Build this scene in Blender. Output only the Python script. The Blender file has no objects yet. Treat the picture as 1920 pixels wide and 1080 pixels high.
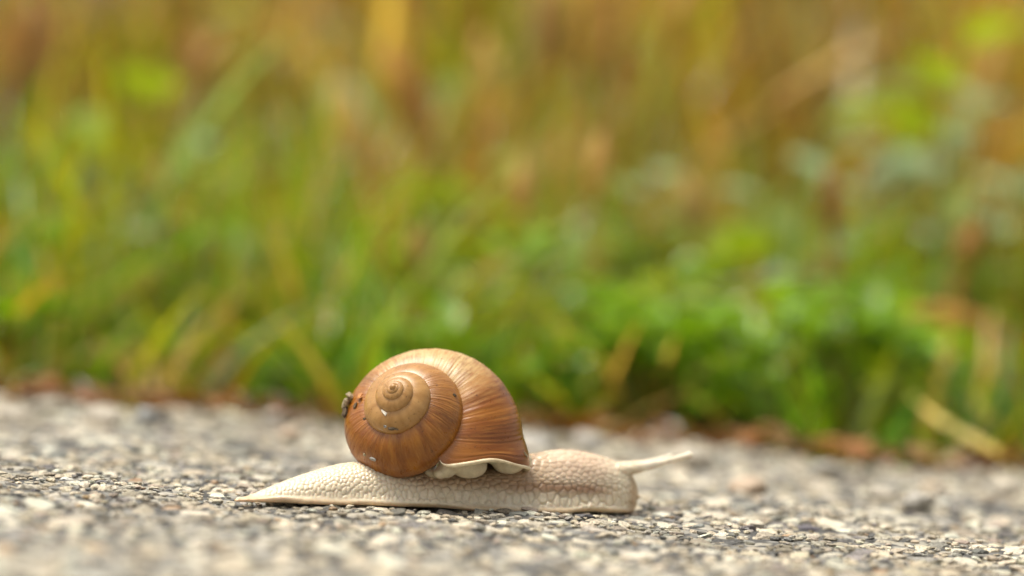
import bpy, math, random
import numpy as np
from mathutils import Vector, Matrix, kdtree, noise as mnoise
from mathutils.bvhtree import BVHTree

SC = bpy.context.scene
COL = SC.collection
rng = np.random.default_rng(11)
random.seed(11)

# ------------------------------------------------------------------ camera, light, exposure
# Real scale in metres.  The photographer lies on the road: lens 7 cm above the asphalt, 100 mm macro.
PITCH, ROLL = math.radians(2.15), math.radians(4.3)
CAM = np.array([0.0, -0.5978, 0.0705])
cam_d = bpy.data.cameras.new('camera')
cam = bpy.data.objects.new('camera', cam_d)
COL.objects.link(cam)
cam.matrix_world = (Matrix.Translation(Vector(CAM)) @ Matrix.Rotation(math.pi / 2 - PITCH, 4, 'X')
                    @ Matrix.Rotation(ROLL, 4, 'Z'))
cam_d.lens = 100.0
cam_d.sensor_width = 36.0
cam_d.clip_start = 0.01
cam_d.clip_end = 2000.0
cam_d.dof.use_dof = True
cam_d.dof.focus_distance = 0.600
cam_d.dof.aperture_fstop = 5.2
SC.camera = cam

SUN_EL, SUN_AZ = math.radians(70), math.radians(-98)     # azimuth: 0 = from behind the camera, minus = from the left
world = bpy.data.worlds.new('World')
SC.world = world
world.use_nodes = True
wn = world.node_tree
wn.nodes.clear()
sky = wn.nodes.new('ShaderNodeTexSky')
sky.sky_type = 'NISHITA'
sky.sun_disc = False
sky.sun_elevation = SUN_EL
sky.sun_rotation = math.radians(180) - SUN_AZ
sky.air_density = 1.0
sky.dust_density = 6.0
sky.ozone_density = 0.6
hs = wn.nodes.new('ShaderNodeHueSaturation')              # a veil of thin cloud: the same sky, greyer
hs.inputs['Saturation'].default_value = 0.12
bgn = wn.nodes.new('ShaderNodeBackground')
bgn.inputs['Strength'].default_value = 0.095
wo = wn.nodes.new('ShaderNodeOutputWorld')
wn.links.new(sky.outputs[0], hs.inputs['Color'])
wn.links.new(hs.outputs[0], bgn.inputs['Color'])
wn.links.new(bgn.outputs[0], wo.inputs['Surface'])

sun_d = bpy.data.lights.new('sun', 'SUN')
sun_d.energy = 2.0
sun_d.angle = math.radians(20)
sun_d.color = (1.0, 0.91, 0.765)
sun = bpy.data.objects.new('sun', sun_d)
COL.objects.link(sun)
sdir = Vector((math.sin(SUN_AZ) * math.cos(SUN_EL), -math.cos(SUN_AZ) * math.cos(SUN_EL), math.sin(SUN_EL)))
sun.rotation_euler = sdir.to_track_quat('Z', 'Y').to_euler()
sun.location = sdir * 3

SC.view_settings.view_transform = 'Standard'
SC.view_settings.look = 'None'
SC.view_settings.gamma = 1.0
SC.view_settings.exposure = 0.88
SC.render.engine = 'CYCLES'
SC.cycles.use_denoising = True
SC.cycles.max_bounces = 8
SC.cycles.transparent_max_bounces = 8

# ------------------------------------------------------------------ helpers
Rcam = np.array(cam.matrix_world.to_3x3())
FPX = 100.0 / 36.0 * 1920.0


def ray(u, v):
    return Rcam @ np.array([(u - 960) / FPX, -(v - 540) / FPX, -1.0])


def at_y(u, v, y):
    """the point of the place at depth y that is seen at photograph pixel (u, v)"""
    d = ray(u, v)
    return CAM + d * ((y - CAM[1]) / d[1])


def mesh_np(name, V, F, smooth=True, attrs=None):
    """V (n,3); F (m,3) or (m,4) index arrays"""
    me = bpy.data.meshes.new(name)
    V = np.ascontiguousarray(V, dtype=np.float32)
    F = np.ascontiguousarray(F, dtype=np.int32)
    m, k = F.shape
    me.vertices.add(len(V))
    me.vertices.foreach_set('co', V.ravel())
    me.loops.add(m * k)
    me.loops.foreach_set('vertex_index', F.ravel())
    me.polygons.add(m)
    me.polygons.foreach_set('loop_start', np.arange(0, m * k, k, dtype=np.int32))
    me.polygons.foreach_set('loop_total', np.full(m, k, dtype=np.int32))
    me.polygons.foreach_set('use_smooth', np.full(m, smooth, dtype=bool))
    me.update(calc_edges=True)
    me.validate()
    for an, data in (attrs or {}).items():
        data = np.asarray(data, dtype=np.float32)
        if data.ndim == 1:
            a = me.attributes.new(an, 'FLOAT', 'POINT')
            a.data.foreach_set('value', data)
        else:
            a = me.attributes.new(an, 'FLOAT_COLOR', 'POINT')
            c4 = np.ones((len(data), 4), dtype=np.float32)
            c4[:, :3] = data[:, :3]
            a.data.foreach_set('color', c4.ravel())
    return me


def obj(name, me, mat=None, parent=None):
    o = bpy.data.objects.new(name, me)
    COL.objects.link(o)
    if mat is not None and me is not None and len(me.materials) == 0:
        me.materials.append(mat)
    if parent is not None:
        o.parent = parent
    return o


def tag(o, label=None, cat=None, group=None, kind=None):
    if label: o['label'] = label
    if cat: o['category'] = cat
    if group: o['group'] = group
    if kind: o['kind'] = kind
    return o


def empty(name, loc=(0, 0, 0), rz=0.0):
    o = bpy.data.objects.new(name, None)
    COL.objects.link(o)
    o.location = loc
    o.rotation_euler = (0, 0, rz)
    o.empty_display_size = 0.01
    return o


def smooth01(x):
    x = np.clip(x, 0, 1)
    return x * x * (3 - 2 * x)


def noise2(x, y, scale, seed=0.0):
    return np.array([mnoise.noise(Vector((a * scale + seed, b * scale - seed, seed * 1.7))) for a, b in zip(np.ravel(x), np.ravel(y))])


class N:
    """tiny node-tree writer"""
    def __init__(self, name):
        self.m = bpy.data.materials.new(name)
        self.m.use_nodes = True
        self.t = self.m.node_tree
        self.t.nodes.clear()
        self.out = self.t.nodes.new('ShaderNodeOutputMaterial')

    def n(self, typ, ins=None, **kw):
        nd = self.t.nodes.new(typ)
        for k, v in kw.items():
            setattr(nd, k, v)
        for k, v in (ins or {}).items():
            if isinstance(v, bpy.types.NodeSocket):
                self.t.links.new(v, nd.inputs[k])
            else:
                nd.inputs[k].default_value = v
        return nd

    def attr(self, name, out='Fac'):
        return self.n('ShaderNodeAttribute', attribute_name=name).outputs[out]

    def math(self, op, a, b=0.0, c=0.0, clamp=False):
        return self.n('ShaderNodeMath', {0: a, 1: b, 2: c}, operation=op, use_clamp=clamp).outputs[0]

    def ramp(self, fac, stops, interp='LINEAR'):
        nd = self.n('ShaderNodeValToRGB', {'Fac': fac})
        nd.color_ramp.interpolation = interp
        els = nd.color_ramp.elements
        while len(els) < len(stops):
            els.new(0.5)
        for e, (p, c) in zip(els, stops):
            e.position = p
            e.color = (*c, 1) if len(c) == 3 else c
        return nd.outputs['Color']

    def mix(self, fac, a, b, blend='MIX'):
        nd = self.n('ShaderNodeMix', data_type='RGBA', blend_type=blend)
        nd.inputs[0].default_value = 0.5
        for idx, v in ((0, fac), (6, a), (7, b)):
            if isinstance(v, bpy.types.NodeSocket):
                self.t.links.new(v, nd.inputs[idx])
            else:
                nd.inputs[idx].default_value = v if idx == 0 else ((*v, 1) if len(v) == 3 else v)
        return nd.outputs[2]

    def noise(self, scale, detail=3, vec=None, rough=0.5):
        i = {'Scale': scale, 'Detail': detail, 'Roughness': rough}
        if vec is not None: i['Vector'] = vec
        return self.n('ShaderNodeTexNoise', i).outputs['Fac']

    def pos(self):
        return self.n('ShaderNodeTexCoord').outputs['Object']

    def bump(self, h, dist, strength=1.0):
        return self.n('ShaderNodeBump', {'Height': h, 'Distance': dist, 'Strength': strength}).outputs[0]

    def principled(self, **ins):
        b = self.n('ShaderNodeBsdfPrincipled', ins)
        return b

    def done(self, shader):
        self.t.links.new(shader, self.out.inputs['Surface'])
        return self.m


# ------------------------------------------------------------------ materials
def mat_stone(from_attr):
    w = N('aggregate_stone' if from_attr else 'single_stone')
    base = w.attr('tint', 'Color') if from_attr else w.n('ShaderNodeObjectInfo').outputs['Color']
    p = w.pos() if from_attr else w.n('ShaderNodeNewGeometry').outputs['Position']
    g = w.noise(900, 4, p, 0.65)
    sp = w.noise(2600, 2, p, 0.6)
    c = w.mix(1.0, base, w.ramp(g, [(0.3, (0.62, 0.6, 0.58)), (0.55, (1, 1, 1)), (0.75, (1.12, 1.08, 1.0))]), 'MULTIPLY')
    c = w.mix(1.0, c, w.ramp(sp, [(0.34, (0.42, 0.40, 0.38)), (0.47, (0.95, 0.95, 0.95)), (0.7, (1.15, 1.14, 1.1))]), 'MULTIPLY')
    b = w.principled(**{'Base Color': c, 'Roughness': 0.5, 'Specular IOR Level': 0.5,
                        'Normal': w.bump(w.math('ADD', g, w.math('MULTIPLY', sp, 0.5)), 0.0004, 1.0)})
    return w.done(b.outputs[0])


def mat_asphalt():
    w = N('asphalt_binder')
    p = w.pos()
    v = w.n('ShaderNodeTexVoronoi', {'Vector': p, 'Scale': 260.0, 'Randomness': 1.0})
    cell = v.outputs['Color']
    d = v.outputs['Distance']
    n1 = w.noise(700, 4, p, 0.6)
    rnd = w.n('ShaderNodeSeparateColor', {'Color': cell}).outputs[0]
    stone = w.ramp(rnd, [(0.0, (0.10, 0.10, 0.095)), (0.3, (0.26, 0.25, 0.22)), (0.6, (0.38, 0.35, 0.28)), (1.0, (0.5, 0.46, 0.38))])
    tar = w.ramp(n1, [(0.3, (0.03, 0.03, 0.028)), (0.7, (0.10, 0.095, 0.085))])
    m = w.ramp(d, [(0.42, (1, 1, 1)), (0.6, (0, 0, 0))])
    # close to the camera the stones themselves stand on the binder; far out the material takes over
    x = w.n('ShaderNodeSeparateXYZ', {'Vector': p})
    c = w.mix(w.math('MULTIPLY', w.n('ShaderNodeSeparateColor', {'Color': m}).outputs[0], 0.85), tar, stone)
    h = w.math('ADD', w.math('MULTIPLY', d, -1.0), w.math('MULTIPLY', n1, 0.35))
    b = w.principled(**{'Base Color': c, 'Roughness': 0.75, 'Normal': w.bump(h, 0.0015, 1.0)})
    return w.done(b.outputs[0])


def mat_soil():
    w = N('verge_soil')
    p = w.pos()
    a = w.noise(14, 5, p, 0.6)
    f = w.noise(240, 4, p, 0.65)
    c = w.ramp(a, [(0.3, (0.055, 0.03, 0.012)), (0.5, (0.10, 0.055, 0.02)), (0.62, (0.10, 0.085, 0.02)), (0.75, (0.16, 0.10, 0.035))])
    c = w.mix(1.0, c, w.ramp(f, [(0.3, (0.5, 0.5, 0.5)), (0.7, (1.2, 1.15, 1.1))]), 'MULTIPLY')
    b = w.principled(**{'Base Color': c, 'Roughness': 0.95, 'Normal': w.bump(f, 0.004, 1.0)})
    return w.done(b.outputs[0])


def mat_leaf(name, col=None, trans=0.4, rough=0.33, vary=0.25):
    """foliage: colour from the 'tint' attribute, or one colour varied by object"""
    w = N(name)
    p = w.n('ShaderNodeNewGeometry').outputs['Position']
    if col is None:
        c = w.attr('tint', 'Color')
    else:
        r = w.n('ShaderNodeObjectInfo').outputs['Random']
        lo = tuple(x * (1 - vary) for x in col)
        hi = (col[0] * (1 + vary * 1.5), col[1] * (1 + vary), col[2] * (1 + vary))
        c = w.ramp(r, [(0, lo), (1, hi)])
    f = w.noise(160, 3, p, 0.6)
    c = w.mix(1.0, c, w.ramp(f, [(0.3, (0.78, 0.8, 0.75)), (0.7, (1.15, 1.1, 1.05))]), 'MULTIPLY')
    b = w.principled(**{'Base Color': c, 'Roughness': rough, 'Specular IOR Level': 0.5})
    t = w.n('ShaderNodeBsdfTranslucent', {'Color': w.mix(1.0, c, (1.5, 1.35, 0.7), 'MULTIPLY')})
    m = w.n('ShaderNodeMixShader', {0: trans, 1: b.outputs[0], 2: t.outputs[0]})
    return w.done(m.outputs[0])


def mat_shell():
    w = N('snail_shell')
    g, a = w.attr('growth'), w.attr('across')
    wear = w.attr('wear')
    young = w.attr('young')          # 1 on the old smooth whorls near the tip
    gv = w.n('ShaderNodeCombineXYZ', {'X': w.math('MULTIPLY', g, 30.0), 'Y': w.math('MULTIPLY', a, 5.0)}).outputs[0]
    fine = w.noise(1.0, 3, gv, 0.6)
    gv2 = w.n('ShaderNodeCombineXYZ', {'X': w.math('MULTIPLY', g, 3.2), 'Y': w.math('MULTIPLY', a, 1.6), 'Z': 4.0}).outputs[0]
    broad = w.noise(1.0, 3, gv2, 0.55)
    gv3 = w.n('ShaderNodeCombineXYZ', {'X': w.math('MULTIPLY', g, 11.0), 'Y': w.math('MULTIPLY', a, 7.0), 'Z': 9.0}).outputs[0]
    blot = w.noise(1.0, 4, gv3, 0.65)
    base = w.ramp(broad, [(0.28, (0.14, 0.037, 0.002)), (0.5, (0.25, 0.076, 0.004)), (0.72, (0.39, 0.145, 0.012))])
    streak = w.ramp(fine, [(0.42, (0, 0, 0)), (0.66, (1, 1, 1))])
    sf = w.math('MULTIPLY', w.n('ShaderNodeSeparateColor', {'Color': streak}).outputs[0],
                w.ramp(blot, [(0.35, (0.03,) * 3), (0.66, (0.45,) * 3)]))
    base = w.mix(sf, base, (0.52, 0.26, 0.05))
    late_shade = w.math('MULTIPLY', w.math('ADD', g, 1.3), 0.8, clamp=True)      # the newest growth is darker, with shade of the low flank painted in
    base = w.mix(late_shade, base, w.mix(1.0, base, (0.86, 0.80, 0.74), 'MULTIPLY'))
    # old whorls: smooth tan
    old = w.ramp(broad, [(0.3, (0.34, 0.165, 0.042)), (0.7, (0.49, 0.27, 0.09))])
    base = w.mix(young, base, old)
    # worn, chalky stretch where the brown skin of the shell has rubbed off
    wf = w.math('MULTIPLY', wear, w.ramp(w.math('ADD', w.math('MULTIPLY', blot, 0.55), w.math('MULTIPLY', fine, 0.45)),
                                         [(0.36, (0.15,) * 3), (0.56, (1,) * 3)]))
    base = w.mix(w.math('MULTIPLY', wf, 0.85), base, (0.58, 0.40, 0.175))
    pos = w.pos()
    spk = w.noise(1500, 2, pos, 0.6)
    base = w.mix(1.0, base, w.ramp(spk, [(0.25, (0.45, 0.42, 0.4)), (0.36, (1, 1, 1))]), 'MULTIPLY')
    rgh = w.math('ADD', w.math('MULTIPLY', blot, 0.30), w.math('MULTIPLY_ADD', wear, 0.15, 0.16))
    bmp = w.bump(w.math('ADD', fine, w.math('MULTIPLY', blot, 0.4)), 0.00010, 0.6)
    b = w.principled(**{'Base Color': base, 'Roughness': rgh, 'Specular IOR Level': 0.5, 'Normal': bmp,
                        'Subsurface Weight': 0.05, 'Subsurface Radius': (0.002, 0.0008, 0.0003), 'Subsurface Scale': 1.0,
                        'Coat Weight': 0.06, 'Coat Roughness': 0.2})
    return w.done(b.outputs[0])


def mat_flesh(name, tint_attr=True, col=(0.72, 0.62, 0.45)):
    w = N(name)
    p = w.pos()
    c = w.attr('tint', 'Color') if tint_attr else (*col, 1)
    f = w.noise(900, 3, p, 0.6)
    c = w.mix(1.0, c, w.ramp(f, [(0.3, (0.86, 0.83, 0.80)), (0.65, (1.04, 1.03, 1.02))]), 'MULTIPLY')
    b = w.principled(**{'Base Color': c, 'Roughness': 0.24, 'Specular IOR Level': 0.55, 'Subsurface Weight': 0.38,
                        'Subsurface Radius': (0.0022, 0.0013, 0.0008), 'Subsurface Scale': 0.6,
                        'Normal': w.bump(w.noise(2600, 2, p), 0.00005, 0.7)})
    return w.done(b.outputs[0])


def mat_plain(name, c0, c1, scale=500, rough=0.7, bump=0.0002):
    w = N(name)
    p = w.pos()
    f = w.noise(scale, 4, p, 0.65)
    c = w.ramp(f, [(0.3, c0), (0.7, c1)])
    b = w.principled(**{'Base Color': c, 'Roughness': rough, 'Normal': w.bump(f, bump, 1.0)})
    return w.done(b.outputs[0])


M_STONE_A, M_STONE_O = mat_stone(True), mat_stone(False)
M_ASPHALT, M_SOIL = mat_asphalt(), mat_soil()
M_BLADE = mat_leaf('grass_blades')
M_SHELL = mat_shell()
M_BODY = mat_flesh('snail_skin')
M_MANTLE = mat_flesh('snail_mantle', False, (0.74, 0.66, 0.47))
M_LIP = mat_plain('shell_lip', (0.60, 0.47, 0.28), (0.78, 0.66, 0.44), 700, 0.4, 0.0001)

# ------------------------------------------------------------------ ground sheet
EDGE_Y = 0.203


def edge_line(x):
    return EDGE_Y + 0.009 * np.sin(x * 31 + 1) + 0.006 * np.sin(x * 83 + 2.2) + 0.004 * np.sin(x * 190)


def soil_z(x, y):
    """height of the verge: a low bank that climbs gently behind the road edge"""
    d = np.clip(y - EDGE_Y, 0, None)
    z = -0.004 + 0.035 * smooth01(d / 0.5) * d / 0.5 * 0.4 + 0.07 * np.clip(d - 0.3, 0, 3.5)
    return z


gx = np.concatenate([-np.geomspace(900, 1.2, 14), np.linspace(-1, 1, 81), np.geomspace(1.2, 900, 14)])
gy = np.concatenate([-np.geomspace(900, 0.7, 12), np.linspace(-0.5, 0.18, 8), np.linspace(0.2, 3.0, 113), np.geomspace(3.3, 900, 14)])
GX, GY = np.meshgrid(gx, gy)
GZ = soil_z(GX, GY)
near = (np.abs(GX) < 1.1) & (GY > 0.19) & (GY < 3.2)
GZ[near] += 0.004 * noise2(GX[near], GY[near], 22, 3.0) + 0.01 * noise2(GX[near], GY[near], 4, 8.0)
GZ[GY <= 0.19] = -0.006
nyy, nxx = GX.shape
idx = np.arange(nyy * nxx).reshape(nyy, nxx)
quads = np.stack([idx[:-1, :-1], idx[:-1, 1:], idx[1:, 1:], idx[1:, :-1]], -1).reshape(-1, 4)
soil = obj('ground', mesh_np('ground', np.stack([GX, GY, GZ], -1).reshape(-1, 3), quads), M_SOIL)
tag(soil, 'brown soil of the road verge under the grass', None, None, 'structure')

# ------------------------------------------------------------------ asphalt road with its stones


def road_z(x, y):
    return 0.0006 * np.sin(x * 60 + 1.3) * np.cos(y * 47 + 0.4) + 0.0005 * np.sin(x * 133 + y * 91)


ax_ = np.concatenate([[-40, -10, -4, -2, -1.2], np.linspace(-0.8, 0.8, 321), [1.2, 2, 4, 10, 40]])
ry = np.concatenate([[-5.0, -2.5, -1.2], np.linspace(-0.7, 1.0, 280)])      # last row is drawn to the broken edge
AX, AY = np.meshgrid(ax_, ry)
TY = np.linspace(0, 1, len(ry))
fr = np.clip((AY + 0.7) / 1.7, None, 1)
edge = edge_line(AX)
AY2 = np.where(AY >= -0.7, -0.7 + fr * (edge + 0.7), AY)
AZ = road_z(AX, AY2) - 0.0005
mk = (np.abs(AX) < 0.45) & (AY2 > -0.25)
AZ[mk] += 0.0006 * noise2(AX[mk], AY2[mk], 260, 1.0)
AZ -= 0.004 * smooth01((AY2 - edge + 0.012) / 0.012)
nyy, nxx = AX.shape
idx = np.arange(nyy * nxx).reshape(nyy, nxx)
quads = np.stack([idx[:-1, :-1], idx[:-1, 1:], idx[1:, 1:], idx[1:, :-1]], -1).reshape(-1, 4)
road = obj('road', mesh_np('road', np.stack([AX, AY2, AZ], -1).reshape(-1, 3), quads), M_ASPHALT)
tag(road, 'worn grey asphalt road surface full of pale stone chips', None, None, 'structure')

# crushed stone shapes: an icosphere cut by a few planes
import bmesh


def ico(sub):
    bm = bmesh.new()
    bmesh.ops.create_icosphere(bm, subdivisions=sub, radius=1.0)
    bm.verts.ensure_lookup_table()
    V = np.array([v.co[:] for v in bm.verts])
    F = np.array([[v.index for v in f.verts] for f in bm.faces])
    bm.free()
    return V, F


IV, IF = ico(2)        # 42 verts, 80 faces
IV0, IF0 = ico(1)      # 12 verts, 20 faces


def stone_shape(r, V):
    P = V * (1 + 0.10 * r.normal(size=(len(V), 1)))
    for _ in range(9):
        n = r.normal(size=3)
        n /= np.linalg.norm(n)
        h = r.uniform(0.55, 0.9)
        d = P @ n
        P = P - np.clip(d - h, 0, None)[:, None] * n
    P[:, 2] = np.minimum(P[:, 2], r.uniform(0.42, 0.7) + 0.18 * P[:, 0] * r.normal() + 0.18 * P[:, 1] * r.normal())
    return P


NV = 14
SHAPES = [stone_shape(rng, IV) for _ in range(NV)]
SHAPES0 = [IV0 * (1 + 0.18 * rng.normal(size=(12, 1))) for _ in range(NV)]
PAL = np.array([(0.66, 0.575, 0.425), (0.54, 0.46, 0.33), (0.37, 0.315, 0.23), (0.75, 0.68, 0.535), (0.28, 0.265, 0.235),
                (0.16, 0.155, 0.135), (0.44, 0.415, 0.35), (0.24, 0.24, 0.225), (0.46, 0.31, 0.17), (0.13, 0.13, 0.125), (0.5, 0.40, 0.31)])
PW = np.array([.26, .18, .09, .20, .06, .04, .06, .02, .015, .03, .02])
PW = PW / PW.sum()

X0, X1, Y0, Y1 = -0.34, 0.34, -0.20, EDGE_Y + 0.02
stones = []
cell = 0.010
grid = {}


def try_put(x, y, r, fac):
    cx, cy = int(x // cell), int(y // cell)
    for i in (-1, 0, 1):
        for j in (-1, 0, 1):
            for (a, b, rr) in grid.get((cx + i, cy + j), ()):
                if (a - x) ** 2 + (b - y) ** 2 < ((rr + r) * fac) ** 2:
                    return False
    grid.setdefault((cx, cy), []).append((x, y, r))
    stones.append((x, y, r))
    return True


area = (X1 - X0) * (Y1 - Y0)
for rmin, rmax, dens, fac in ((0.0030, 0.0046, 5200, 1.0), (0.0022, 0.0030, 9000, 1.0), (0.0016, 0.0026, 42000, 0.97), (0.0010, 0.0016, 170000, 0.93), (0.00055, 0.0010, 330000, 0.90)):
    n = int(dens * area)
    xs = rng.uniform(X0, X1, n)
    ys = rng.uniform(Y0, Y1, n)
    rs = rng.uniform(rmin, rmax, n)
    el = edge_line(xs)
    for x, y, r, e in zip(xs.tolist(), ys.tolist(), rs.tolist(), el.tolist()):
        if y > e - 0.001:
            continue
        if rmin > 0.002 and -0.03 < y < 0.025 and r > 0.0026 + 0.04 * max(0, abs(y) - 0.012):
            continue
        if rmax < 0.0015 and (y > 0.055 or y < -0.055 or abs(x) > 0.135):   # the finest grit only where the lens resolves it
            continue
        try_put(x, y, r, fac)
ST = np.array(stones)
ns = len(ST)
# how large each shows: size over distance, inside the view
q = (np.c_[ST[:, :2], np.zeros(ns)] - CAM) @ Rcam
uu = 960 + FPX * q[:, 0] / -q[:, 2]
vv = 540 - FPX * q[:, 1] / -q[:, 2]
vis = (uu > 0) & (uu < 1920) & (vv < 1080) & (vv > 0)
app = np.where(vis, ST[:, 2] / -q[:, 2], 0)
order = np.argsort(-app)
single = set(order[:300].tolist())
top_noise = 0.00022 * rng.normal(size=ns)
flat = rng.uniform(0.42, 0.75, ns)
stretch = rng.uniform(0.82, 1.25, ns)
yaw = rng.uniform(0, 2 * np.pi, ns)
shp = rng.integers(0, NV, ns)
ci = rng.choice(len(PAL), ns, p=PW)
ci = np.where((ST[:, 2] > 0.0024) & (rng.uniform(size=ns) < 0.45), 3, ci)
tint = np.clip(PAL[ci] * (1 + 0.10 * rng.normal(size=(ns, 1))) + 0.007 * rng.normal(size=(ns, 3)), 0.05, 0.76)
worn = noise2(ST[:, 0], ST[:, 1], 38, 6.0) + 0.6 * noise2(ST[:, 0], ST[:, 1], 95, 2.0)
tint = tint * (1 - 0.42 * smooth01((worn - 0.08) / 0.4))[:, None]          # patches still coated in tar
tilt = 0.10 * rng.normal(size=(ns, 2))
zz = road_z(ST[:, 0], ST[:, 1]) + top_noise - ST[:, 2] * flat * 0.58 + 0.0001 * (ST[:, 2] / 0.003)


def stone_matrix(i):
    return (Matrix.Translation((ST[i, 0], ST[i, 1], zz[i])) @ Matrix.Rotation(tilt[i, 0], 4, 'X') @ Matrix.Rotation(tilt[i, 1], 4, 'Y')
            @ Matrix.Rotation(yaw[i], 4, 'Z') @ Matrix.Diagonal((ST[i, 2] * stretch[i], ST[i, 2] / stretch[i], ST[i, 2] * flat[i], 1)))


Vs, Fs, Cs, off = [], [], [], 0
for i in range(ns):
    if i in single:
        continue
    B, F = (SHAPES[shp[i]], IF) if (vis[i] and abs(q[i, 2] + 0.6) < 0.10) or vis[i] and app[i] > 0.0022 else (SHAPES0[shp[i]], IF0)
    m = np.array(stone_matrix(i))
    P = B @ m[:3, :3].T + m[:3, 3]
    Vs.append(P)
    Fs.append(F + off)
    Cs.append(np.repeat(tint[i][None], len(P), 0))
    off += len(P)
agg = obj('aggregate', mesh_np('aggregate', np.concatenate(Vs), np.concatenate(Fs), False, {'tint': np.concatenate(Cs)}), M_STONE_A, road)
tag(agg, kind='stuff')
stone_me = [mesh_np('stone', s, IF, False) for s in SHAPES]
for i in sorted(single):
    o = obj('stone', stone_me[shp[i]], M_STONE_O, road)
    o.matrix_world = stone_matrix(i)
    o.color = (*tint[i], 1)

# ------------------------------------------------------------------ the snail
snail = empty('snail', (-0.010, 0.012, 0.0))
tag(snail, 'snail with glossy brown coiled shell and cream body crawling over the grey asphalt', 'snail')
SN_INV = Matrix.Translation((0.010, -0.012, 0.0))


def snail_part(name, V, F, mat, parent, attrs=None, smooth=True):
    """V in world metres"""
    me = mesh_np(name, np.asarray(V) - np.array([-0.010, 0.012, 0.0]), F, smooth, attrs)
    return obj(name, me, mat, parent)


# --- shell: a helico-spiral, measured in photograph pixels at the plane of focus (1 px = 0.1125 mm) and set upright at its real size
MPP = 0.6 / FPX * 1.025
aX, aY, lS, lW, lW2, zc, sa, sb, phi, tx, ty = [737.188, 720.482, 4.693485, 0.577122, 0.713394, 1.649130, 0.658180, 0.804548, -0.361934, 0.376068, 0.660670]
av = np.array([tx, ty, 1.0]); av /= np.linalg.norm(av)
e1 = np.array([1.0, 0, 0]) - av[0] * av; e1 /= np.linalg.norm(e1)
e2 = np.cross(av, e1)
k1, k2 = lW / (2 * np.pi), lW2 / (2 * np.pi)
NU = 112
us = np.linspace(0, 2 * np.pi, NU, endpoint=False)
cr = 1 + sa * np.cos(us) * math.cos(phi) - sb * np.sin(us) * math.sin(phi)
cz = zc + sa * np.cos(us) * math.sin(phi) + sb * np.sin(us) * math.cos(phi)


def shell_pt(t, r, z):
    """t, r, z arrays of equal shape -> local px coords (x right, y down, depth away)"""
    G, G2 = np.exp(lS + k1 * t), np.exp(lS + k2 * t)
    D = np.cos(t)[..., None] * e1 + np.sin(t)[..., None] * e2
    return (G * r)[..., None] * D + (G2 * z)[..., None] * av + np.array([aX, aY, 0.0])


# where each line of the whorl meets the wavy lip
LIPX = np.array([700, 800, 831, 870, 892, 910, 930, 955, 975, 993, 1010])
LIPY = np.array([905, 886, 868, 863, 859, 855, 857, 866, 867, 861, 852])
tt = np.linspace(math.radians(-5), math.radians(62), 300)
TEND = np.zeros(NU)
for j in range(NU):
    P = shell_pt(tt, np.full_like(tt, cr[j]), np.full_like(tt, cz[j]))
    target = np.interp(P[:, 0], LIPX, LIPY) + np.clip(P[:, 2] - 60, 0, None) * 0.10
    c = np.nonzero(P[:, 1] > target)[0]
    TEND[j] = tt[c[0]] if len(c) else tt[-1]
ker = np.ones(5) / 5
TEND = np.convolve(np.r_[TEND[-2:], TEND, TEND[:2]], ker, 'valid')
T0 = math.radians(20) - 2 * np.pi * 5.05
tn = np.concatenate([np.linspace(0, 0.42, 420, endpoint=False), np.linspace(0.42, 1.0, 1500)])
tbase = T0 + tn * (0.42 - T0)                                   # nominal growth angle, ends at 0.42 rad
shift = TEND - 0.42
fq = np.fft.rfft(shift)
fq[3:] = 0
low = np.fft.irfft(fq, NU)                                       # slant of the whole mouth, reached slowly; its small waves come last
TT = tbase[:, None] + smooth01((tbase + 3.6) / 4.0)[:, None] * low[None, :] + (smooth01((tbase - 0.12) / 0.30) ** 1.5)[:, None] * (shift - low)[None, :]
RRr = np.repeat(cr[None], len(tbase), 0)
ZZz = np.repeat(cz[None], len(tbase), 0)
# the old whorls of the spire are low and nearly flush: squeeze their bulge towards the line from seam to seam
uu_ = np.linspace(0, -np.pi, 400)
r_ = 1 + sa * np.cos(uu_) * math.cos(phi) - sb * np.sin(uu_) * math.sin(phi)
z_ = zc + sa * np.cos(uu_) * math.sin(phi) + sb * np.sin(uu_) * math.cos(phi)
rp0, zp0 = r_ * math.exp(lW) - 1, z_ * math.exp(lW2) - zc
q_in = ((rp0 * math.cos(phi) + zp0 * math.sin(phi)) / sa) ** 2 + ((-rp0 * math.sin(phi) + zp0 * math.cos(phi)) / sb) ** 2
si = int(np.argmax(q_in < 1))
rs_, zs_ = r_[si], z_[si]
zl_ = zs_ + (cr - rs_) * (zs_ * math.exp(lW2) - zs_) / (rs_ * math.exp(lW) - rs_)
sq = 0.20 * smooth01((-2.5 - tbase) / 4.5)
ZZz = np.where(cz[None] < zl_[None], zl_[None] + (cz - zl_)[None] * (1 - sq)[:, None], cz[None])
PX = shell_pt(TT, RRr, ZZz)
# outward direction of the section
un = np.stack([np.cos(us) * math.cos(phi) / sa - np.sin(us) * math.sin(phi) / sb, np.cos(us) * math.sin(phi) / sa + np.sin(us) * math.cos(phi) / sb], -1)
un /= np.linalg.norm(un, axis=1, keepdims=True)
Dr = np.cos(TT)[..., None] * e1 + np.sin(TT)[..., None] * e2
NRM = un[None, :, 0, None] * Dr + un[None, :, 1, None] * av
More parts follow.
